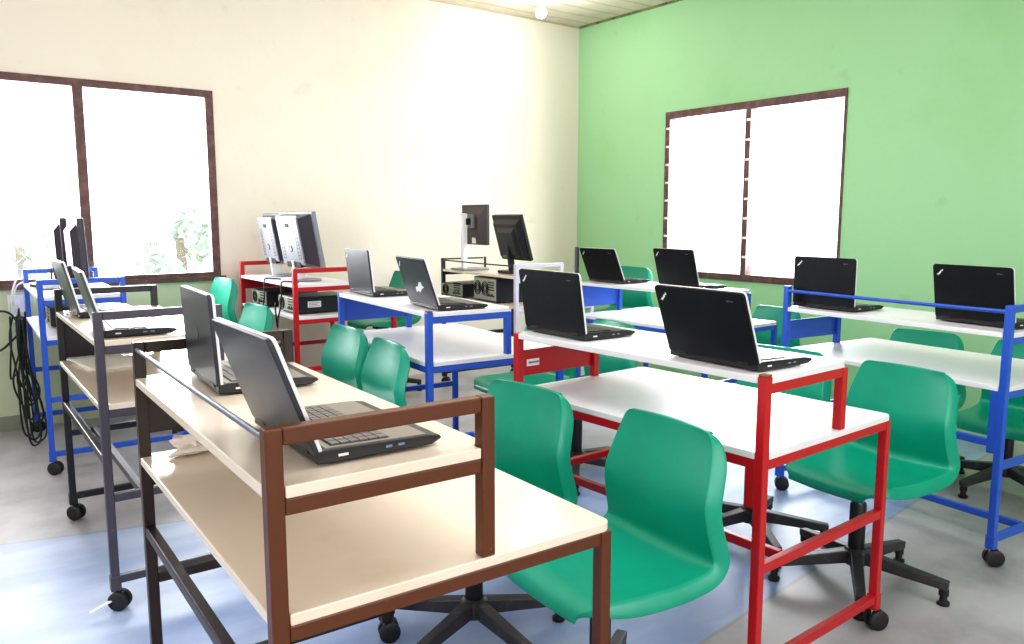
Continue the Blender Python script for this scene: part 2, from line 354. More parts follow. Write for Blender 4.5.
def desk(name, label, group, x, y, th, zw, zs, zt, fm, lam, near_top=True, far_top=True, rod=None, long_back=None, under_rail=False,
         mid_long=None, low_long=None, panel=(.165, .068), drop=None, peg=False, far_a=None, near_m=None, a_tall=False, thin_far=False, far_post=None):
    root = thing(name, label, 'desk', (x, y, 0), th, group)
    zf = .0735; h = TB/2; bev = .003
    nm = near_m or fm
    za = zt if (near_top or a_tall) else zs
    zA2 = far_a or (zt if (far_top or a_tall) else zs)
    def leg(u, v, z1, m):
        MB().box(u, u+TB, v, v+TB, zf, z1).build('leg', m, root, bev)
        MB().box(u-.003, u+TB+.003, v-.003, v+TB+.003, zf-.004, zf+.05).build('leg_socket', m, root, bev)
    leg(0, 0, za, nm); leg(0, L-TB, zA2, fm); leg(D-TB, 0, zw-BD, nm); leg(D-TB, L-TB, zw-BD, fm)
    if far_post: MB().box(-.012, .010, L-.018, L+.004, zs-.12, far_post).build('tall_post', M['glare_and_post_grey'], root, .002)
    for u, v, tn in ((h, h, -.65), (h, L-h, -.8), (D-h, h, -.5), (D-h, L-h, -.3)): caster(root, u, v, zf, tn)
    def rail(nmz, p, q, m=None): MB().bar(p, q, TB-.003, TB).build(nmz, m or fm, root, bev)
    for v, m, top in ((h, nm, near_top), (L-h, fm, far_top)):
        far = v > .5
        post_top = (zt if top else zs-BD)
        ps = .008 if far and thin_far else h
        MB().box(DS-2*ps, DS, v-ps, v+ps, zw, post_top).build('shelf_post', m, root, bev)
        rail('worktop_rail', (TB, v, zw-BD-h), (D-TB, v, zw-BD-h), m)
        rail('cross_rail', (TB, v, .402), (D-TB, v, .402), m)
        rail('foot_rail', (TB, v, .108), (D-TB, v, .108), m)
        if top and far and thin_far: MB().bar((TB, v, zt-.008), (DS-TB, v, zt-.008), .012, .012).build('top_rail', m, root, .002)
        elif top: rail('top_rail', (TB, v, zt-h), (DS-TB, v, zt-h), m)
        if not far or not panel: rail('shelf_rail', (TB, v, zs-BD-h), (DS-TB, v, zs-BD-h), m)
        elif panel:
            MB().box(TB, DS-TB, L-.012, L-.006, zs-panel[0], zs-panel[1]).build('end_panel', fm, root, .002)
            MB().bar((TB, L-h, zs-BD-.004), (DS-TB, L-h, zs-BD-.004), .02, .008).build('shelf_rail', fm, root)
    if long_back: rail('long_rail', (h, TB, long_back), (h, L-TB, long_back))
    if under_rail:
        rail('worktop_rail', (h, TB, zw-BD-h), (h, L-TB, zw-BD-h)); rail('worktop_rail', (D-h, TB, zw-BD-h), (D-h, L-TB, zw-BD-h))
    if mid_long: rail('long_rail', (mid_long, TB, .402), (mid_long, L-TB, .402))
    if low_long: rail('long_rail', (low_long, TB, .108), (low_long, L-TB, .108))
    if drop: MB().box(.002, TB-.002, TB, TB+.03, drop, zw-BD).build('drop_bracket', fm, root, bev)
    if rod:
        rm, rz, rr = rod
        MB().tube([(.008, TB-.004, rz), (.008, L/2, rz-.002), (.008, L-TB+.004, rz)], rr, 10).build('guard_rod', rm, root, smooth=True)
    if peg:
        o = MB().box(.001, TB-.001, .001, TB-.001, zs, zs+.006).build('post_plug', M['wood_peg'], root, .002); o['label'] = 'brown wooden plug capping the post'
    for (bu, bv) in ((D-TB, 0), (D-TB, L-TB)):
        pass
    return root, board('worktop', lam, root, D, zw, False), board('raised_shelf', lam, root, DS-.001, zs, near_top and far_top, .03)
DK = {}
def reg(k, x, y, th, zw, zs, zt, *a, **kw):
    DK[k] = (x, y, th, zw, zs); return desk(a[0], a[1], a[2], x, y, th, zw, zs, zt, *a[3:], **kw)
GL = 'two-level metal desks with laptops'; GP = 'two-level metal desks with desktop computers'
reg('br', .4047, 1.1554, -.0315, .7407, .95, 1.0425, 'computer_desk', 'brown framed two-level desk with cream tops, nearest in the left row', GL, M['shaded_brown'], M['cream_lam'],
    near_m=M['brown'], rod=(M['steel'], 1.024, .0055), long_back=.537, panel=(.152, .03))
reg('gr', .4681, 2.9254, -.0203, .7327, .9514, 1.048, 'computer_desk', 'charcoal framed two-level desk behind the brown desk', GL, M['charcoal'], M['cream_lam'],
    near_m=M['glare_and_post_grey'], long_back=.535, mid_long=.123, panel=(.21, .03))
reg('bp', .5073, 4.7424, -.0412, .7407, .95, 1.0391, 'computer_desk', 'blue framed two-level desk under the left window holding two thin monitors', GP, M['blue'], M['white_lam'], panel=None)
reg('rn', 1.7741, 1.2389, .0322, .7331, .9421, 1.0425, 'computer_desk', 'red framed two-level desk with white tops and two black laptops, nearest in the middle row', GL, M['red'], M['white_lam'],
    near_top=False, far_top=False, under_rail=True, mid_long=.15, drop=.573, peg=True)
reg('bm', 1.7053, 2.851, -.0794, .7517, .964, 1.0425, 'computer_desk', 'blue framed two-level desk with two grey laptops, between the two red desks', GL, M['blue'], M['white_lam'],
    near_top=False, far_top=False, under_rail=True, peg=True, panel=(.15, .03))
reg('rp', 1.8822, 4.7427, -.0182, .7407, .9444, 1.0423, 'computer_desk', 'red framed two-level desk against the cream wall holding two silver monitors', GP, M['red'], M['white_lam'], panel=(.1, .03))
reg('lr', 3.289, 1.24, -.0991, .7176, .9261, 1.03, 'computer_desk', 'blue framed two-level desk with a guard rod, nearest in the right row', GL, M['blue'], M['white_lam'],
    near_top=True, far_top=False, a_tall=True, rod=(M['blue'], 1.006, .008), long_back=.489, low_long=.26, drop=.45)
reg('mr', 3.5438, 2.8828, .0371, .7209, .9353, 1.0425, 'computer_desk', 'blue framed two-level desk with two black laptops beside the green wall corner', GL, M['blue'], M['white_lam'],
    near_top=False, far_top=False, under_rail=True, panel=(.17, .03), far_post=1.165)
reg('kp', 3.3446, 4.3927, -.0491, .7407, .95, 1.0351, 'computer_desk', 'black framed two-level desk with two dark monitors in the far corner', GP, M['black_frame'], M['cream_lam'],
    rod=(M['black_frame'], 1.02, .005), panel=None, near_m=M['lavender'], thin_far=True)
def W(k, u, v, z):
    x, y, th = DK[k][:3]; c, s = math.cos(th), math.sin(th)
    return (x+u*c-v*s, y+u*s+v*c, z)
ch = [o for o in bpy.data.objects if o.name.startswith('caster') and o.type == 'MESH' and o.parent and o.parent.get('label', '').startswith('charcoal') and not o.name.startswith('caster_wheel')][0]
lv = MB().bar((-.005, .0, .040), (-.075, -.012, .022), .014, .004).build('brake_lever', M['white_plastic'], ch, .001); lv['label'] = 'white brake lever'
# small printed sticker on the end panel of the near red desk
root = [o for o in bpy.data.objects if o.get('label', '').startswith('red framed two-level desk with white tops')][0]
st = MB().box(.055, .115, L-.0135, L-.012, .812, .838).build('sticker', M['label_white'], root); st['label'] = 'small white printed sticker'
ink = MB(); xx = .063
for k in range(7):
    ww = (.005, .007, .004, .006)[k % 4]; ink.box(xx, xx+ww, L-.014, L-.0135, .821, .829); xx += ww+.002
ink.build('sticker_print', M['ink'], st)

# ------------------------------------------------------------------ laptops
LW, LD = .33, .235
def laptop(label, k, u, v, yaw, tilt, lid, deck, key, corner_mark, group, sticker=False, centre_mark=False):
    LH = .222 if k in ('lr', 'mr') else .212
    th = DK[k][2]
    t = thing('laptop', label, 'laptop', W(k, u, v, DK[k][4]+.001), th+yaw, group)
    # local: +x towards the user, +y along the hinge
    b = MB(); w = LW/2
    prof = [(-.004, .004), (-.004, .026), (.02, .027), (LD-.03, .022), (LD-.004, .018), (LD, .012), (LD-.02, .003), (.02, .002)]
    A = [b.bm.verts.new((x, -w, z)) for x, z in prof]; B = [b.bm.verts.new((x, w, z)) for x, z in prof]
    n = len(prof); b.bm.faces.new(A); b.bm.faces.new(B[::-1])
    for i in range(n): b.bm.faces.new((A[i], B[i], B[(i+1)%n], A[(i+1)%n]))
    base = b.build('base', M['black_plastic'], t, .003)
    def zt(x): return .027 - (x-.02)/(LD-.05)*.005 if x > .02 else .027
    d = MB(); d.quadbox([(.014, -w+.006, zt(.014)-.001), (LD-.03, -w+.006, zt(LD-.03)-.001), (LD-.03, w-.006, zt(LD-.03)-.001), (.014, w-.006, zt(.014)-.001),
                         (.014, -w+.006, zt(.014)+.001), (LD-.03, -w+.006, zt(LD-.03)+.001), (LD-.03, w-.006, zt(LD-.03)+.001), (.014, w-.006, zt(.014)+.001)])
    d.build('keyboard_deck', deck, base)
    wl = MB(); wl.quadbox([(x, y, zt(x)+dz) for dz in (.0002, .0013) for x, y in ((.027, -w+.017), (.138, -w+.017), (.138, w-.017), (.027, w-.017))]); wl.build('keyboard_well', M['slot'], base)
    ks = MB()
    for r in range(6):
        x0 = .03+r*.0178
        cols = 15 if r < 5 else 8
        for c in range(cols):
            if r < 5: y0, y1 = -w+.02+c*.0194, -w+.02+c*.0194+.0166
            else:
                seg = [0, .022, .044, .066, .088, .196, .218, .24, .29]; y0, y1 = -w+.02+seg[c], -w+.02+seg[c+1]-.003
            z = zt(x0+.008); ks.box(x0, x0+.0148, y0, y1, z, z+.0035)
    ks.build('keyboard', key, base)
    z = zt(.18); MB().box(.15, .198, -.05, .04, z-.001, z+.0015).build('touchpad', M['dark_grey'], base)
    for y, m in ((-w-.0006, 1), (w-.0006, 1)):
        for x0, x1 in ((.034, .052), (.122, .134), (.146, .158)):
            MB().box(x0, x1, y, y+.0012, .012, .0165).build('port', M['port'] if x0 > .1 else M['rim'], base)
    # lid: back shell, light rim, dark screen (built upright, then tilted back about the hinge)
    R = Matrix.Translation((.004, 0, .024)) @ Matrix.Rotation(-tilt, 4, 'Y')
    def rr(x0, x1, w_, z0, z1, r):
        pts = []
        for cy, cz, a0 in ((w_-r, z1-r, 0), (-w_+r, z1-r, 90), (-w_+.005, z0+.005, 180), (w_-.005, z0+.005, 270)):
            q = r if cz > .1 else .005
            for i in range(4):
                a = math.radians(a0+i*30); pts.append((cy+q*math.cos(a), cz+q*math.sin(a)))
        mb = MB(); a = [mb.bm.verts.new(R @ Vector((x0, y, z))) for y, z in pts]; c = [mb.bm.verts.new(R @ Vector((x1, y, z))) for y, z in pts]
        mb.bm.faces.new(a); mb.bm.faces.new(c[::-1])
        for i in range(len(pts)): mb.bm.faces.new((a[i], a[(i+1)%len(pts)], c[(i+1)%len(pts)], c[i]))
        return mb
    ld = rr(-.012, -.003, w, -.002, LH, .012).build('lid', lid, t, .002)
    rm = rr(-.0035, .003, w+.001, 0, LH-.001, .012).build('screen_rim', M['rim'], ld, .001)
    rr(.0028, .0036, w-.012, .016, LH-.014, .003).build('screen', M['screen'], ld)
    hb = MB()
    for y in (-w+.05, w-.05): hb.lathe([(.008, -.018), (.008, .018)], 12, (-.001, y, .022), 'y')
    hb.build('hinge', M['black_plastic'], t, smooth=True)
    def on_back(obj_loc, roll):
        # orientation whose local XY plane lies on the outer face of the lid, x to the right as seen from behind
        Mx = R @ Matrix.Translation(obj_loc) @ Matrix(((0,0,-1,0), (-1,0,0,0), (0,1,0,0), (0,0,0,1))) @ Matrix.Rotation(roll, 4, 'Z')
        return Mx
    def put(body, size, m, y, z, roll, bold, nm):
        o = text(nm, body, size, m, ld, (0,0,0), (0,0,0), bold); o.matrix_local = on_back((-.0126, y, z), roll); return o
    if corner_mark:
        put('ThinkPad', .0088, M['label_white'], w-.032, LH-.034, math.radians(45), .0006, 'logo')
        put('lenovo', .0085, M['ink'], -w+.05, LH-.026, 0, .0002, 'maker_name')
    if centre_mark:
        o = MB().lathe([(.016, 0), (.016, .001)], 24).build('emblem', M['lid_green'], ld); o.matrix_local = on_back((-.0122, 0, LH*.5), 0)
    if sticker:  # white leaf-shaped mark on the lid back
        mb = MB()
        pts = [(-.034, -.012), (-.022, .006), (-.004, .004), (.012, .017), (.03, .012), (.024, .002), (.036, -.006), (.012, -.010), (-.006, -.018), (-.016, -.010)]
        mb.prism([(x*1.7*.94-y*.42, x*.34+y*1.25) for x, y in pts], 0, .0008); o = mb.build('sticker', M['label_white'], ld); o.matrix_local = on_back((-.0122, -.02, LH*.36), 0); o['label'] = 'white jagged leaf-like mark'
    return t
dg = math.radians
BK = (M['lid_black'], M['deck'], M['key'], True); GR = (M['lid_grey'], M['deck_grey'], M['key_grey'], False)
GT = (M['lid_grey'], M['deck'], M['key'], True); GG = (M['lid_green'], M['deck'], M['key'], False)
laptop('black laptop tilted well back at the near end of the near red desk', 'rn', .055, .216, dg(-4.6), dg(20), *BK, 'black laptops')
laptop('black laptop standing nearly upright at the far end of the near red desk', 'rn', .063, .903, dg(-3.1), dg(9), *BK, 'black laptops')
laptop('grey laptop standing upright at the far end of the brown desk', 'br', .13, .862, dg(-2.5), dg(3), *GR, 'grey laptops on the brown desk', centre_mark=True)
laptop('grey laptop tilted back with its keyboard showing behind the brown rail', 'br', .108, .226, dg(0), dg(20), *GR, 'grey laptops on the brown desk')
laptop('grey laptop without lid mark, far end of the blue desk between the red desks', 'bm', .066, .881, dg(-1.2), dg(6), *GT, 'grey laptops on the middle blue desk')
laptop('grey laptop with a white leaf-like mark on its lid, on the middle blue desk', 'bm', .077, .181, dg(-4.2), dg(18), *GT, 'grey laptops on the middle blue desk', sticker=True)
laptop('black laptop tilted far back in front of the room corner', 'mr', .112, .892, dg(-2.9), dg(24), *BK, 'black laptops')
laptop('black laptop in front of the left edge of the louvre window', 'mr', .144, .321, dg(-6.3), dg(15), *BK, 'black laptops')
laptop('upright black laptop behind the guard rod, below the right louvre window corner', 'lr', .066, .884, dg(1.6), dg(0), *BK, 'black laptops')
laptop('black laptop behind the guard rod at the right edge, against the green wall', 'lr', .125, .207, dg(-4), dg(10), *BK, 'black laptops')
laptop('grey green laptop seen edge-on at the near end of the charcoal desk', 'gr', .045, .21, dg(-3), dg(15), *GG, 'laptops on the charcoal desk')
laptop('pale edged laptop seen edge-on at the far end of the charcoal desk', 'gr', .049, .853, dg(0), dg(13), *GG, 'laptops on the charcoal desk')

# ------------------------------------------------------------------ chairs
def chair_proto():
    t = thing('swivel_chair', 'x', 'chair', (0, 0, 0), 0)
    # path: (forward, height, half width)
    path = [(-.2445, .797, .146), (-.2435, .793, .160), (-.2415, .784, .169), (-.238, .768, .176), (-.229, .735, .185), (-.214, .69, .194), (-.199, .648, .200), (-.188, .61, .203),
            (-.184, .565, .205), (-.189, .520, .209), (-.197, .487, .213), (-.199, .466, .216), (-.190, .450, .217), (-.172, .440, .217), (-.14, .433, .216), (-.08, .427, .215),
            (0, .427, .213), (.08, .431, .209), (.14, .431, .202), (.175, .424, .192), (.193, .414, .177), (.203, .402, .152)]
    rows = []; n = len(path)
    ts = [-1, -.985, -.85, -.6, -.3, 0, .3, .6, .85, .985, 1]
    for i, (f, z, w) in enumerate(path):
        f0, z0, _ = path[max(i-1, 0)]; f1, z1, _ = path[min(i+1, n-1)]
        tx, tz = f1-f0, z1-z0; l = math.hypot(tx, tz); nx, nz = tz/l, -tx/l      # points rearward / downward
        if nx > 0 and z > .47: nx, nz = -nx, -nz
        if z <= .47 and nz > 0: nx, nz = -nx, -nz
        back = max(0, min(1, (z-.5)/.15)); row = []
        amp = .020*back + .010*(1-back)
        fl = (w+.019, .030), (w+.006, .014)
        for s, dd in ((-fl[0][0], fl[0][1]), (-fl[1][0], fl[1][1])): row.append(((f-amp*-1+0)+nx*dd, s, z+nz*dd) if False else (f+amp+nx*dd, s, z+nz*dd))
        for q in ts:
            up = amp*q*q
            row.append((f-nx*up if back > .5 else f+amp*back*q*q, q*w, z - nz*up*(1-back)))
        for s, dd in ((fl[1][0], fl[1][1]), (fl[0][0], fl[0][1])): row.append((f+amp*back+nx*dd, s, z+nz*dd))
        # symmetrise the flange with the shell edge
        g = max(.12, min(1, i/4, (n-1-i)/4)); fl = ((w+.003+.016*g, .030), (w+.001+.005*g, .014)); nx *= g; nz *= g
        e = row[2]; row[1] = (e[0]+nx*.006, -fl[1][0], e[2]+nz*.006); row[0] = (e[0]+nx*.043, -fl[0][0], e[2]+nz*.043)
        e = row[-3]; row[-2] = (e[0]+nx*.006, fl[1][0], e[2]+nz*.006); row[-1] = (e[0]+nx*.043, fl[0][0], e[2]+nz*.043)
        rows.append(row)
    top = [(p[0]-.012, p[1], p[2]+.001) for p in rows[0]]; top2 = [(p[0]-.022, p[1], p[2]-.008) for p in rows[0]]
    fr_ = [(p[0]+.004, p[1], p[2]-.020) for p in rows[-1]]
    rows = [top2, top] + rows + [fr_]
    sh = MB().grid(rows).build('seat_shell', M['green_chair'], t, smooth=True)
    for p in sh.data.polygons: p.use_smooth = True
    nc = len(rows[0]); cr = sh.data.attributes.new('crease_edge', 'FLOAT', 'EDGE')
    for e in sh.data.edges:                    # crisp fold where the shell turns into its side flange and top lip
        a, b = e.vertices
        if a % nc == b % nc and a % nc in (2, nc-3): cr.data[e.index].value = .75
        if a//nc == b//nc == 2: cr.data[e.index].value = .5
    so = sh.modifiers.new('thick', 'SOLIDIFY'); so.thickness = .005; so.offset = 0
    ss = sh.modifiers.new('sub', 'SUBSURF'); ss.levels = 1; ss.render_levels = 2
    pl = MB().box(-.10, .10, -.075, .075, .392, .412); pl.box(-.05, .05, -.04, .04, .36, .394); pl.bar((.02, 0, .378), (.02, -.17, .384), .012, .012); pl.box(.006, .034, -.2, -.15, .374, .39)
    pl.build('seat_plate', M['black_plastic'], t, .004)
    cm = MB().lathe([(.016, .2), (.016, .37)], 16).build('gas_strut', M['chrome'], t, smooth=True)
    MB().lathe([(.024, .09), (.029, .1), (.029, .30), (.026, .31)], 20).build('column', M['black_plastic'], t, smooth=True)
    b = MB().lathe([(.038, .07), (.046, .08), (.046, .125), (.034, .135)], 20)
    for i in range(5):
        a = 2*PI*i/5; c, s = math.cos(a), math.sin(a)
        b.bar((.03*c, .03*s, .104), (.315*c, .315*s, .072), .044, .05, .034, .03)
    b.build('star_base', M['base_grey'], t, .004)
    for i in range(5):
        a = 2*PI*i/5
        MB().lathe([(.02, 0), (.022, .004), (.022, .012), (.013, .018), (.013, .034), (.017, .036), (.017, .06)], 14, (.30*math.cos(a), .30*math.sin(a), 0)).build('glide', M['rubber'], t, smooth=True)
    return t
def place_chair(label, x, y, a, zt, base, group, first=[None]):
    # a: heading error in radians; every chair faces -x at a = 0
    if first[0] is None:
        first[0] = chair_proto(); r = first[0]; r.location = (x, y, 0); r.rotation_euler = (0, 0, PI+a); r['label'] = label; r['group'] = group
        chs = list(r.children)
    else:
        r = dup(first[0], (x, y, 0), PI+a, label, group); chs = list(r.children)
    dz = zt-.797
    for c in chs:
        n = c.name.split('.')[0]
        if n in ('seat_shell', 'seat_plate', 'gas_strut'): c.location.z = dz
        if n in ('star_base', 'glide'): c.rotation_euler.z = base-(PI+a)
    return r
GC = 'green plastic swivel chairs'
place_chair('green swivel chair filling the foreground beside the brown desk corner', 1.418, 1.482, -0.085, 0.803, dg(34), GC)
place_chair('green swivel chair at the brown desk, behind the nearest one', 1.38, 2.035, 0.08, 0.802, dg(55), GC)
place_chair('green swivel chair at the near red desk, right of its front post', 2.748, 1.5, -0.10, 0.8, dg(-3), GC)
place_chair('green swivel chair at the near red desk, mostly behind the right laptop', 2.785, 2, 0.06, 0.794, dg(20), GC)
place_chair('green swivel chair beyond the right blue desk, between its two laptops', 4.315, 2.135, 0.06, 0.722, dg(0), GC)
place_chair('green swivel chair beyond the right blue desk at the photo right edge', 4.315, 1.6, 0, 0.725, dg(95), GC)
place_chair('green swivel chair at the charcoal desk, left one before the middle blue desk', 1.475, 3.625, -0.02, 0.818, dg(10), GC)
place_chair('green swivel chair at the charcoal desk, right one before the middle blue desk', 1.435, 3.145, -0.12, 0.812, dg(18), GC)
place_chair('tall green swivel chair by the cream wall right of the left window', 1.49, 5.58, 0.04, 0.94, dg(36), GC)
place_chair('green swivel chair in front of the far red desk with silver monitors', 1.50, 4.964, .067, .808, dg(25), GC)
place_chair('green swivel chair beyond the near red desk whose rounded top peeps between its laptops', 2.736, 3.061, -.135, .808, dg(12), GC)
place_chair('green swivel chair under the far side of the middle blue desk', 2.74, 3.57, .0, .79, dg(50), GC)
place_chair('dark green swivel chair showing between the two grey laptops, at the far red desk', 2.90, 5.56, .0, .93, dg(33), GC)
place_chair('green swivel chair with a pale edge by the green wall, beside the far black laptop', 4.42, 4.55, .0, .962, dg(5), GC)
place_chair('green swivel chair under the louvre window sill', 4.535, 3.30, -.12, .742, dg(60), GC)

# ------------------------------------------------------------------ monitors
def pivot(t, tilt, z): return Matrix.Translation((0, 0, z)) @ Matrix.Rotation(-tilt, 4, 'Y')
def xf(mb, R):
    for v in mb.bm.verts: v.co = R @ v.co
    return mb
def frustum(mb, x0, w0, za0, zb0, x1, w1, za1, zb1):
    P = [(x0, -w0, za0), (x0, w0, za0), (x0, w0, zb0), (x0, -w0, zb0), (x1, -w1, za1), (x1, w1, za1), (x1, w1, zb1), (x1, -w1, zb1)]
    mb.quadbox(P); return mb
def monitor(label, k, u, v, yaw, tilt, w, h, clear, style, group):
    zb = DK[k][4]
    t = thing('monitor', label, 'monitor', W(k, u, v, zb+.001), DK[k][2]+yaw, group)
    R = pivot(t, tilt, clear); w /= 2
    silver = style == 'silver'
    shell = {'silver': M['silver'], 'arm': M['monitor_brown'], 'black': M['black_plastic'], 'thin': M['dark_grey']}[style]
    pn = xf(MB().box(-.018, .012, -w, w, 0, h), R).build('panel', M['silver'] if silver else shell, t, .004)
    xf(MB().box(.0115, .014, -w+.016, w-.016, .018, h-.016), R).build('screen', M['screen'], pn)
    if silver:
        hs = xf(frustum(MB(), -.017, w*.93, .012, h-.012, -.085, w*.60, .05, h-.035), R).build('rear_housing', M['dark_grey'], t, .004)
        xf(frustum(MB(), -.083, w*.66, .03, h-.012, -.092, w*.62, .04, h-.03), R).build('rear_cover', M['silver'], hs, .003)
        xf(MB().box(-.094, -.090, -.028, .028, h-.085, h-.062), R).build('handle_slot', M['slot'], hs, .002)
        for s in (-1, 1):
            vents = MB()
            for i in range(9): vents.box(-.0932, -.0915, s*w*.53-.03*(s > 0), s*w*.53+.03*(s < 0), .075+i*.022, .079+i*.022)
            for q in (s*w*.53, s*(w*.53-.03)): vents.box(-.0930, -.0915, q-.0015, q+.0015, .072, .262)
            xf(vents, R).build('vent', M['dark_grey'], hs)
        em = MB().lathe([(.021, -.0945), (.021, -.0905)], 24, (0, 0, h*.38), 'x'); em = xf(em, R).build('emblem', M['dark_grey'], hs, smooth=True)
        e2 = MB(); e2.lathe([(.016, -.0955), (.016, -.094)], 24, (0, 0, h*.38), 'x'); xf(e2, R).build('emblem_ring', M['silver'], hs, smooth=True)
        xf(MB().box(-.094, -.060, -w*.42, w*.42, .018, .055), R).build('cable_cover', M['slot'], hs, .003)
        nk = MB().bar((-.055, 0, .012), (-.075, 0, clear+.05), .075, .02, up=(0, 1, 0)).build('neck', M['white_plastic'], t, .004)
        b = MB(); pts = [(.10*math.cos(a)-.02, .12*math.sin(a)) for a in [2*PI*i/28 for i in range(28)]]
        b.prism(pts, 0, .012); b.build('stand_base', M['silver'], t, .004)
    elif style == 'arm':
        hs = xf(frustum(MB(), -.017, w*.9, .02, h-.02, -.04, w*.5, .10, h-.09), R).build('rear_housing', shell, t, .003)
        xf(MB().box(-.062, -.036, -.05, .05, h*.42, h*.76), R).build('mount_plate', M['silver'], hs, .003)
        MB().box(-.125, -.085, -.02, .02, .012, clear+h*.78).build('column', M['white_plastic'], t, .006)
        xf(MB().bar((-.1, 0, h*.58), (-.05, 0, h*.58), .05, .05), R).build('arm', M['black_plastic'], t, .004)
        xf(MB().box(-.03, -.019, -w*.2, w*.05, .01, .055), R).build('label', M['label_white'], hs)
        MB().box(-.17, .06, -.11, .11, 0, .014).build('stand_base', M['silver'], t, .006)
    elif style == 'black':
        hs = xf(frustum(MB(), -.017, w*.92, .015, h-.03, -.045, w*.80, .03, h-.06), R)
        hs = hs.build('rear_housing', shell, t, .003)
        xf(frustum(MB(), -.044, w*.6, .03, h-.09, -.06, w*.5, .05, h-.12), R).build('rear_cover', M['pc_black'], hs, .003)
        MB().bar((-.05, 0, .02), (-.085, 0, clear+h*.6), .045, .028, up=(0, 1, 0)).build('neck', shell, t, .004)
        MB().lathe([(.03, -.03), (.03, .03)], 16, (-.08, 0, clear+h*.58), 'y').build('hinge', M['silver'], t, smooth=True)
        MB().box(-.12, .06, -.10, .10, 0, .02).build('stand_base', shell, t, .008)
    else:
        hs = xf(frustum(MB(), -.017, w*.85, .03, h-.03, -.05, w*.7, .06, h-.07), R).build('rear_housing', shell, t, .004)
        xf(MB().box(.013, .018, -w, w, 0, h), R).build('front_bezel', M['silver'], t, .002)
        MB().bar((-.03, 0, .015), (-.05, 0, clear+.08), .05, .024, up=(0, 1, 0)).build('neck', shell, t, .004)
        MB().box(-.11, .08, -.1, .1, 0, .018).build('stand_base', shell, t, .006)
    return t
monitor('silver-backed monitor at the near end of the far red desk', 'rp', .20, .265, dg(6.5), dg(9.9), .444, .366, .090, 'silver', 'silver monitors on the far red desk')
monitor('silver-backed monitor at the far end of the far red desk, partly behind the other', 'rp', .235, .775, dg(0), dg(9.4), .435, .356, .090, 'silver', 'silver monitors on the far red desk')
monitor('dark monitor raised on a white column in the far corner', 'kp', .17, .80, dg(-2), dg(0), .385, .31, .195, 'arm', 'dark monitors in the far corner')
monitor('black monitor tilted back on a black neck in the far corner', 'kp', .218, .29, dg(-3.9), dg(15.6), .41, .34, .1, 'black', 'dark monitors in the far corner')
monitor('thin dark monitor seen edge-on at the left window, left one', 'bp', .21, .80, dg(-2), dg(1), .42, .33, .075, 'thin', 'edge-on monitors under the left window')
monitor('thin dark monitor seen edge-on beside the window mullion, right one', 'bp', .245, .33, dg(0), dg(2), .42, .345, .06, 'thin', 'edge-on monitors under the left window')

# ------------------------------------------------------------------ desktop computers
def computer(label, k, u, v, yaw, sx, sy, sz, style, group):
    t = thing('desktop_computer', label, 'computer', W(k, u, v, DK[k][3]+.001), DK[k][2]+yaw, group)
    cs = MB().box(0, sx, -sy/2, sy/2, .008, sz).build('case', M['pc_black'], t, .004)
    ft = MB()
    for a in (.03, sx-.03):
        for b_ in (-sy/2+.03, sy/2-.03): ft.lathe([(.012, 0), (.012, .009)], 10, (a, b_, 0))
    ft.build('feet', M['rubber'], t)
    # rear panel faces -x
    rp = MB().box(-.004, .001, -sy/2+.006, sy/2-.006, .014, sz-.006).build('rear_panel', M['pc_beige'], t, .002)
    fan = MB(); r = min(sz*.36, .05)
    for yc in ((sy/2-.07), (sy/2-.07-2.3*r)) if style == 'fans' else (sy/2-.07,):
        for q in (r, r*.72, r*.44):
            for i in range(24):
                a0, a1 = 2*PI*i/24, 2*PI*(i+1)/24
                fan.bar((-.006, yc+q*math.cos(a0), sz*.55+q*math.sin(a0)), (-.006, yc+q*math.cos(a1), sz*.55+q*math.sin(a1)), .004, .006, up=(1, 0, 0))
    fan.build('fan_grille', M['slot'], rp)
    pt = MB()
    for i in range(5): pt.box(-.007, -.003, -sy/2+.03+i*.022, -sy/2+.044+i*.022, sz*.25, sz*.25+.012+.01*(i % 2))
    for i in range(4): pt.box(-.006, -.003, -sy/2+.03, -sy/2+.12, sz*.5+i*.018, sz*.5+i*.018+.008)
    pt.build('port', M['slot'], rp)
    # front bezel faces +x
    fb = MB().box(sx-.001, sx+.012, -sy/2, sy/2, .008, sz).build('front_bezel', M['dark_grey'], t, .004)
    MB().box(sx+.011, sx+.014, -sy/2+.05, -sy/2+.2, sz*.6, sz*.78).build('drive_slot', M['silver'], fb)
    if style == 'label':
        lb = MB().box(.08, .17, -sy/2-.0015, -sy/2+.001, sz*.38, sz*.74).build('side_label', M['label_white'], t); lb['label'] = 'white sticker on the dark side'
        ln = MB()
        for i in range(3): ln.box(.088, .16-.018*(i % 2), -sy/2-.002, -sy/2-.0014, sz*(.44+.09*i), sz*(.44+.09*i)+.003)
        ln.build('print', M['ink'], lb)
    return t
computer('dark flat desktop computer with white sticker behind the near post of the far red desk', 'rp', .05, .26, 0, .36, .30, .11, 'label', 'computers on the far red desk')
computer('dark flat desktop computer under the far end of the far red desk shelf', 'rp', .05, .80, 0, .36, .30, .11, 'label', 'computers on the far red desk')
computer('low black desktop computer at the far end of the corner desk', 'kp', -.02, .85, dg(4), .36, .30, .105, 'single', 'computers on the corner desk')
computer('tall desktop computer with two round fan grilles on its rear, corner desk near end', 'kp', .0, .40, dg(-4), .38, .35, .178, 'fans', 'computers on the corner desk')
computer('black desktop computer on the blue desk under the left window', 'bp', .08, .55, 0, .34, .36, .11, 'single', 'computers on the left blue desk')

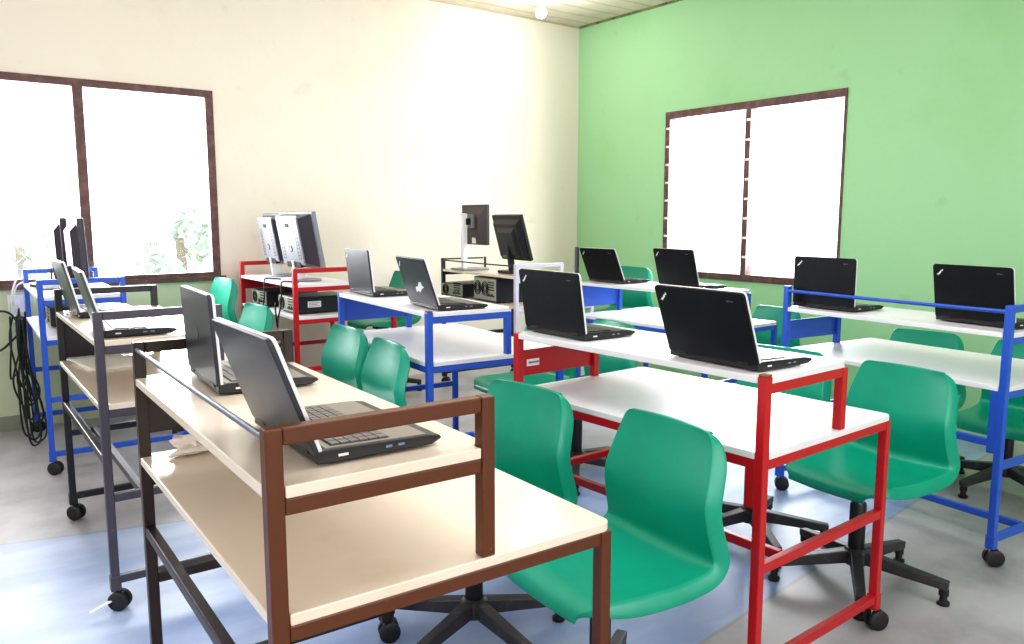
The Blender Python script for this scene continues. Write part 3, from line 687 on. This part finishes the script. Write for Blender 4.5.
# keyboard-less clutter: router, papers, sockets, cables
t = thing('network_router', 'small white router with two stub aerials beside the thin monitors', 'router', W('bp', .09, .55, DK['bp'][4]+.001), .2)
MB().prism([(-.06, -.09), (.06, -.09), (.07, -.08), (.07, .08), (.06, .09), (-.06, .09), (-.07, .08), (-.07, -.08)], .004, .034).build('case', M['white_plastic'], t, .005)
MB().box(-.0705, -.068, -.06, .06, .012, .026).build('port_strip', M['slot'], t)
for y in (-.07, .07): MB().lathe([(.006, .03), (.005, .11), (.003, .115)], 10, (.05, y, 0)).build('antenna', M['dark_grey'], t, smooth=True)
o = MB()
for i in range(4):
    a = .04*i-.05; c, s = math.cos(a), math.sin(a)
    o.quadbox([(c*x-s*y, s*x+c*y, z) for z in (i*.003, i*.003+.0028) for x, y in ((-.105, -.148), (.105, -.148), (.105, .148), (-.105, .148))])
o = o.build('paper_stack', M['paper']); o.location = W('gr', .16, .84, DK['gr'][3]+.0005); o.rotation_euler = (0, 0, .1)
tag(o, 'stack of white paper lying on the lower top of the charcoal desk', 'paper')
# crumpled sheet at the far end of the brown desk's lower top
mb = MB(); rows = []
for i in range(15):
    rows.append([])
    for j in range(15):
        a, b_ = i/14*PI, j/14*2*PI; n_ = 1+.28*math.sin(3*a+2*b_)+.2*math.sin(5*b_+a*4)+random.uniform(-.12, .12)*(0 < i < 14)*(0 < j < 14)
        rows[-1].append((.075*n_*math.sin(a)*math.cos(b_), .04*n_*math.sin(a)*math.sin(b_), max(.0, .022+.026*n_*math.cos(a))))
o = mb.grid(rows).build('crumpled_paper', M['cloth'], smooth=False); o.location = W('br', .14, 1.0, DK['br'][3]+.001)
tag(o, 'crumpled pale paper at the far end of the brown desk lower top', 'paper')
# wall socket strip
t = thing('wall_socket', 'white double socket with plugs on the green painted wall under the left window', 'socket', (.515, YW, .78))
MB().box(-.045, .045, -.014, 0, -.09, .09).build('face_plate', M['white_plastic'], t, .004)
for z in (-.04, .04): MB().box(-.022, .022, -.045, -.012, z-.02, z+.02).build('plug', M['white_plastic'], t, .005)
def curve_pts(P, n=10):
    P = [Vector(p) for p in P]; out = []
    Q = [P[0]]+P+[P[-1]]
    for i in range(1, len(Q)-2):
        for k in range(n):
            s = k/n; a, b_, c, d = Q[i-1], Q[i], Q[i+1], Q[i+2]
            out.append(.5*((2*b_)+(-a+c)*s+(2*a-5*b_+4*c-d)*s*s+(-a+3*b_-3*c+d)*s**3))
    return out+[P[-1]]
def cable(P, r, m, label, group): 
    o = MB().tube(curve_pts(P), r, 7).build('cable', m, smooth=True); tag(o, label, 'cable', group); return o
bx = .415
for i in range(9):
    y = 5.40+.034*i; ox = random.uniform(-.03, .05); lo = (.008, .16, .01, .26, .012, .09, .33, .014, .2)[i]; sw = random.uniform(-.025, .025)
    P = [(bx+ox+.06, y, .80+random.uniform(-.04, .04)), (bx+ox+.05+sw, y+.004, .62), (bx+ox+.045-sw, y, .40), (bx+ox*.6+.06, y, lo+.08), (bx+ox*.6+.09, y+.004, lo),
         (bx+ox+.125, y, lo+.09), (bx+ox*.5+.085-sw, y, .50), (bx+ox*.4+.075, y, .77)]
    cable(P, .0055, M['cable'], 'black cable in the tangle hanging left of the blue desk under the window', 'black cables hanging at the left blue desk')
cable([(.3, 5.9, .74), (.40, 5.87, .775), (.47, 5.85, .76), (.52, 5.82, .66), (.53, 5.82, .5), (.50, 5.83, .42)], .007, M['cable'], 'black cable arching in from the left photo edge to the tangle', None)
cable([(.3, 5.9, .52), (.40, 5.86, .53), (.47, 5.8, .60), (.51, 5.72, .66)], .007, M['cable'], 'black cable sagging in from the left photo edge, lower one', None)
cable([(.57, 5.905, .97), (.52, 5.905, .96), (.475, 5.88, .80), (.48, 5.90, .70), (.47, 5.90, .62)], .006, M['cable_white'], 'white cable looping below the left window sill', None)
cable([(.56, 5.86, .955), (.52, 5.86, .93), (.50, 5.86, .85), (.52, 5.86, .74)], .005, M['cable_white'], 'white cable hanging from the shelf end of the left blue desk', None)
for i, (v0, lab) in enumerate(((.16, 'black cable draped over the far red desk shelf, near its front post'), (.48, 'black cable draped over the far red desk shelf, between its two monitors'))):
    z = DK['rp'][4]; zw = DK['rp'][3]
    cable([W('rp', .075, v0-.05, z+.006), W('rp', .04, v0-.01, z+.008), W('rp', -.008, v0+.01, z+.008), W('rp', -.022, v0, z-.02), W('rp', -.024, v0, z-.12), W('rp', -.03, v0+.05, zw-.02), W('rp', -.02, v0+.1, zw-.09), W('rp', -.022, v0+.12, zw+.02), W('rp', -.016, v0+.13, zw+.07)],
          .005, M['cable'], lab, None)
for i, (dx, dy, lab) in enumerate(((0, 0, 'black cable lying on the floor below the middle blue desk'), (.15, .12, 'black cable curled on the floor further under the middle blue desk'))):
    P = [W('bm', .15+dx+.09*math.cos(a)*(1+a*.05), 1.25+dy+.07*math.sin(a*1.3), .006) for a in [k*.6 for k in range(14)]]
    cable(P, .005, M['cable'], lab, None)

# ------------------------------------------------------------------ light
wd = bpy.data.worlds.new('sky'); SC.world = wd; wd.use_nodes = True
bg = wd.node_tree.nodes['Background']; bg.inputs[0].default_value = (.95, .97, 1, 1); bg.inputs[1].default_value = 3.0
def area(name, loc, tgt, sx, sy, power, col=(1, 1, 1)):
    l = bpy.data.lights.new(name, 'AREA'); l.shape = 'RECTANGLE'; l.size = sx; l.size_y = sy; l.energy = power; l.color = col
    o = bpy.data.objects.new(name, l); COL.objects.link(o); o.location = loc
    o.rotation_euler = (Vector(tgt)-Vector(loc)).to_track_quat('-Z', 'Y').to_euler(); return o
area('daylight left window', (.95, YW+.3, 1.6), (1.0, 0, 1.0), 1.7, 1.3, 120, (.96, .98, 1))
area('daylight right window', (XW+.3, 3.97, 1.6), (0, 3.6, .9), 1.6, 1.3, 145, (.96, .98, 1))
area('added fill behind', (1.0, YF-.05, 1.65), (1.2, 3, 1.0), 5.0, 1.5, 55, (1, .99, .97))  # soft frontal fill added behind the camera, source unseen
area('added fill side', (XL-.05, 1.9, 1.65), (2, 2.2, .9), 3.3, 1.5, 16, (.98, .99, 1))  # weak fill added from the unseen left side
area('added overhead fill', (1.6, 1.8, ZC-.03), (1.6, 1.8, 0), 2.6, 2.6, 60, (1, .99, .98))  # unseen overhead fill, added to brighten the tops
sl = bpy.data.lights.new('sun', 'SUN'); sl.energy = 2.; sl.angle = .2
so = bpy.data.objects.new('sun', sl); COL.objects.link(so); so.rotation_euler = (math.radians(30), math.radians(-10), 0)
pt = bpy.data.lights.new('bulb light', 'POINT'); pt.energy = 12; pt.shadow_soft_size = .05
po = bpy.data.objects.new('bulb light', pt); COL.objects.link(po); po.location = (4.23, 5.22, 2.9)

# ------------------------------------------------------------------ camera
cam = bpy.data.cameras.new('camera'); cam.sensor_width = 36; cam.lens = 796.3/1024*36; cam.clip_start = .05
co = bpy.data.objects.new('camera', cam); COL.objects.link(co); co.location = (0, 0, 1.3627)
co.rotation_euler = (PI/2-.1314, 0, -.6461)
SC.camera = co
SC.view_settings.view_transform = 'Standard'
SC.view_settings.look = 'Medium High Contrast'
SC.view_settings.exposure = -.13
SC.cycles.use_denoising = True
SC.cycles.max_bounces = 8
SC.cycles.caustics_reflective = False; SC.cycles.caustics_refractive = False
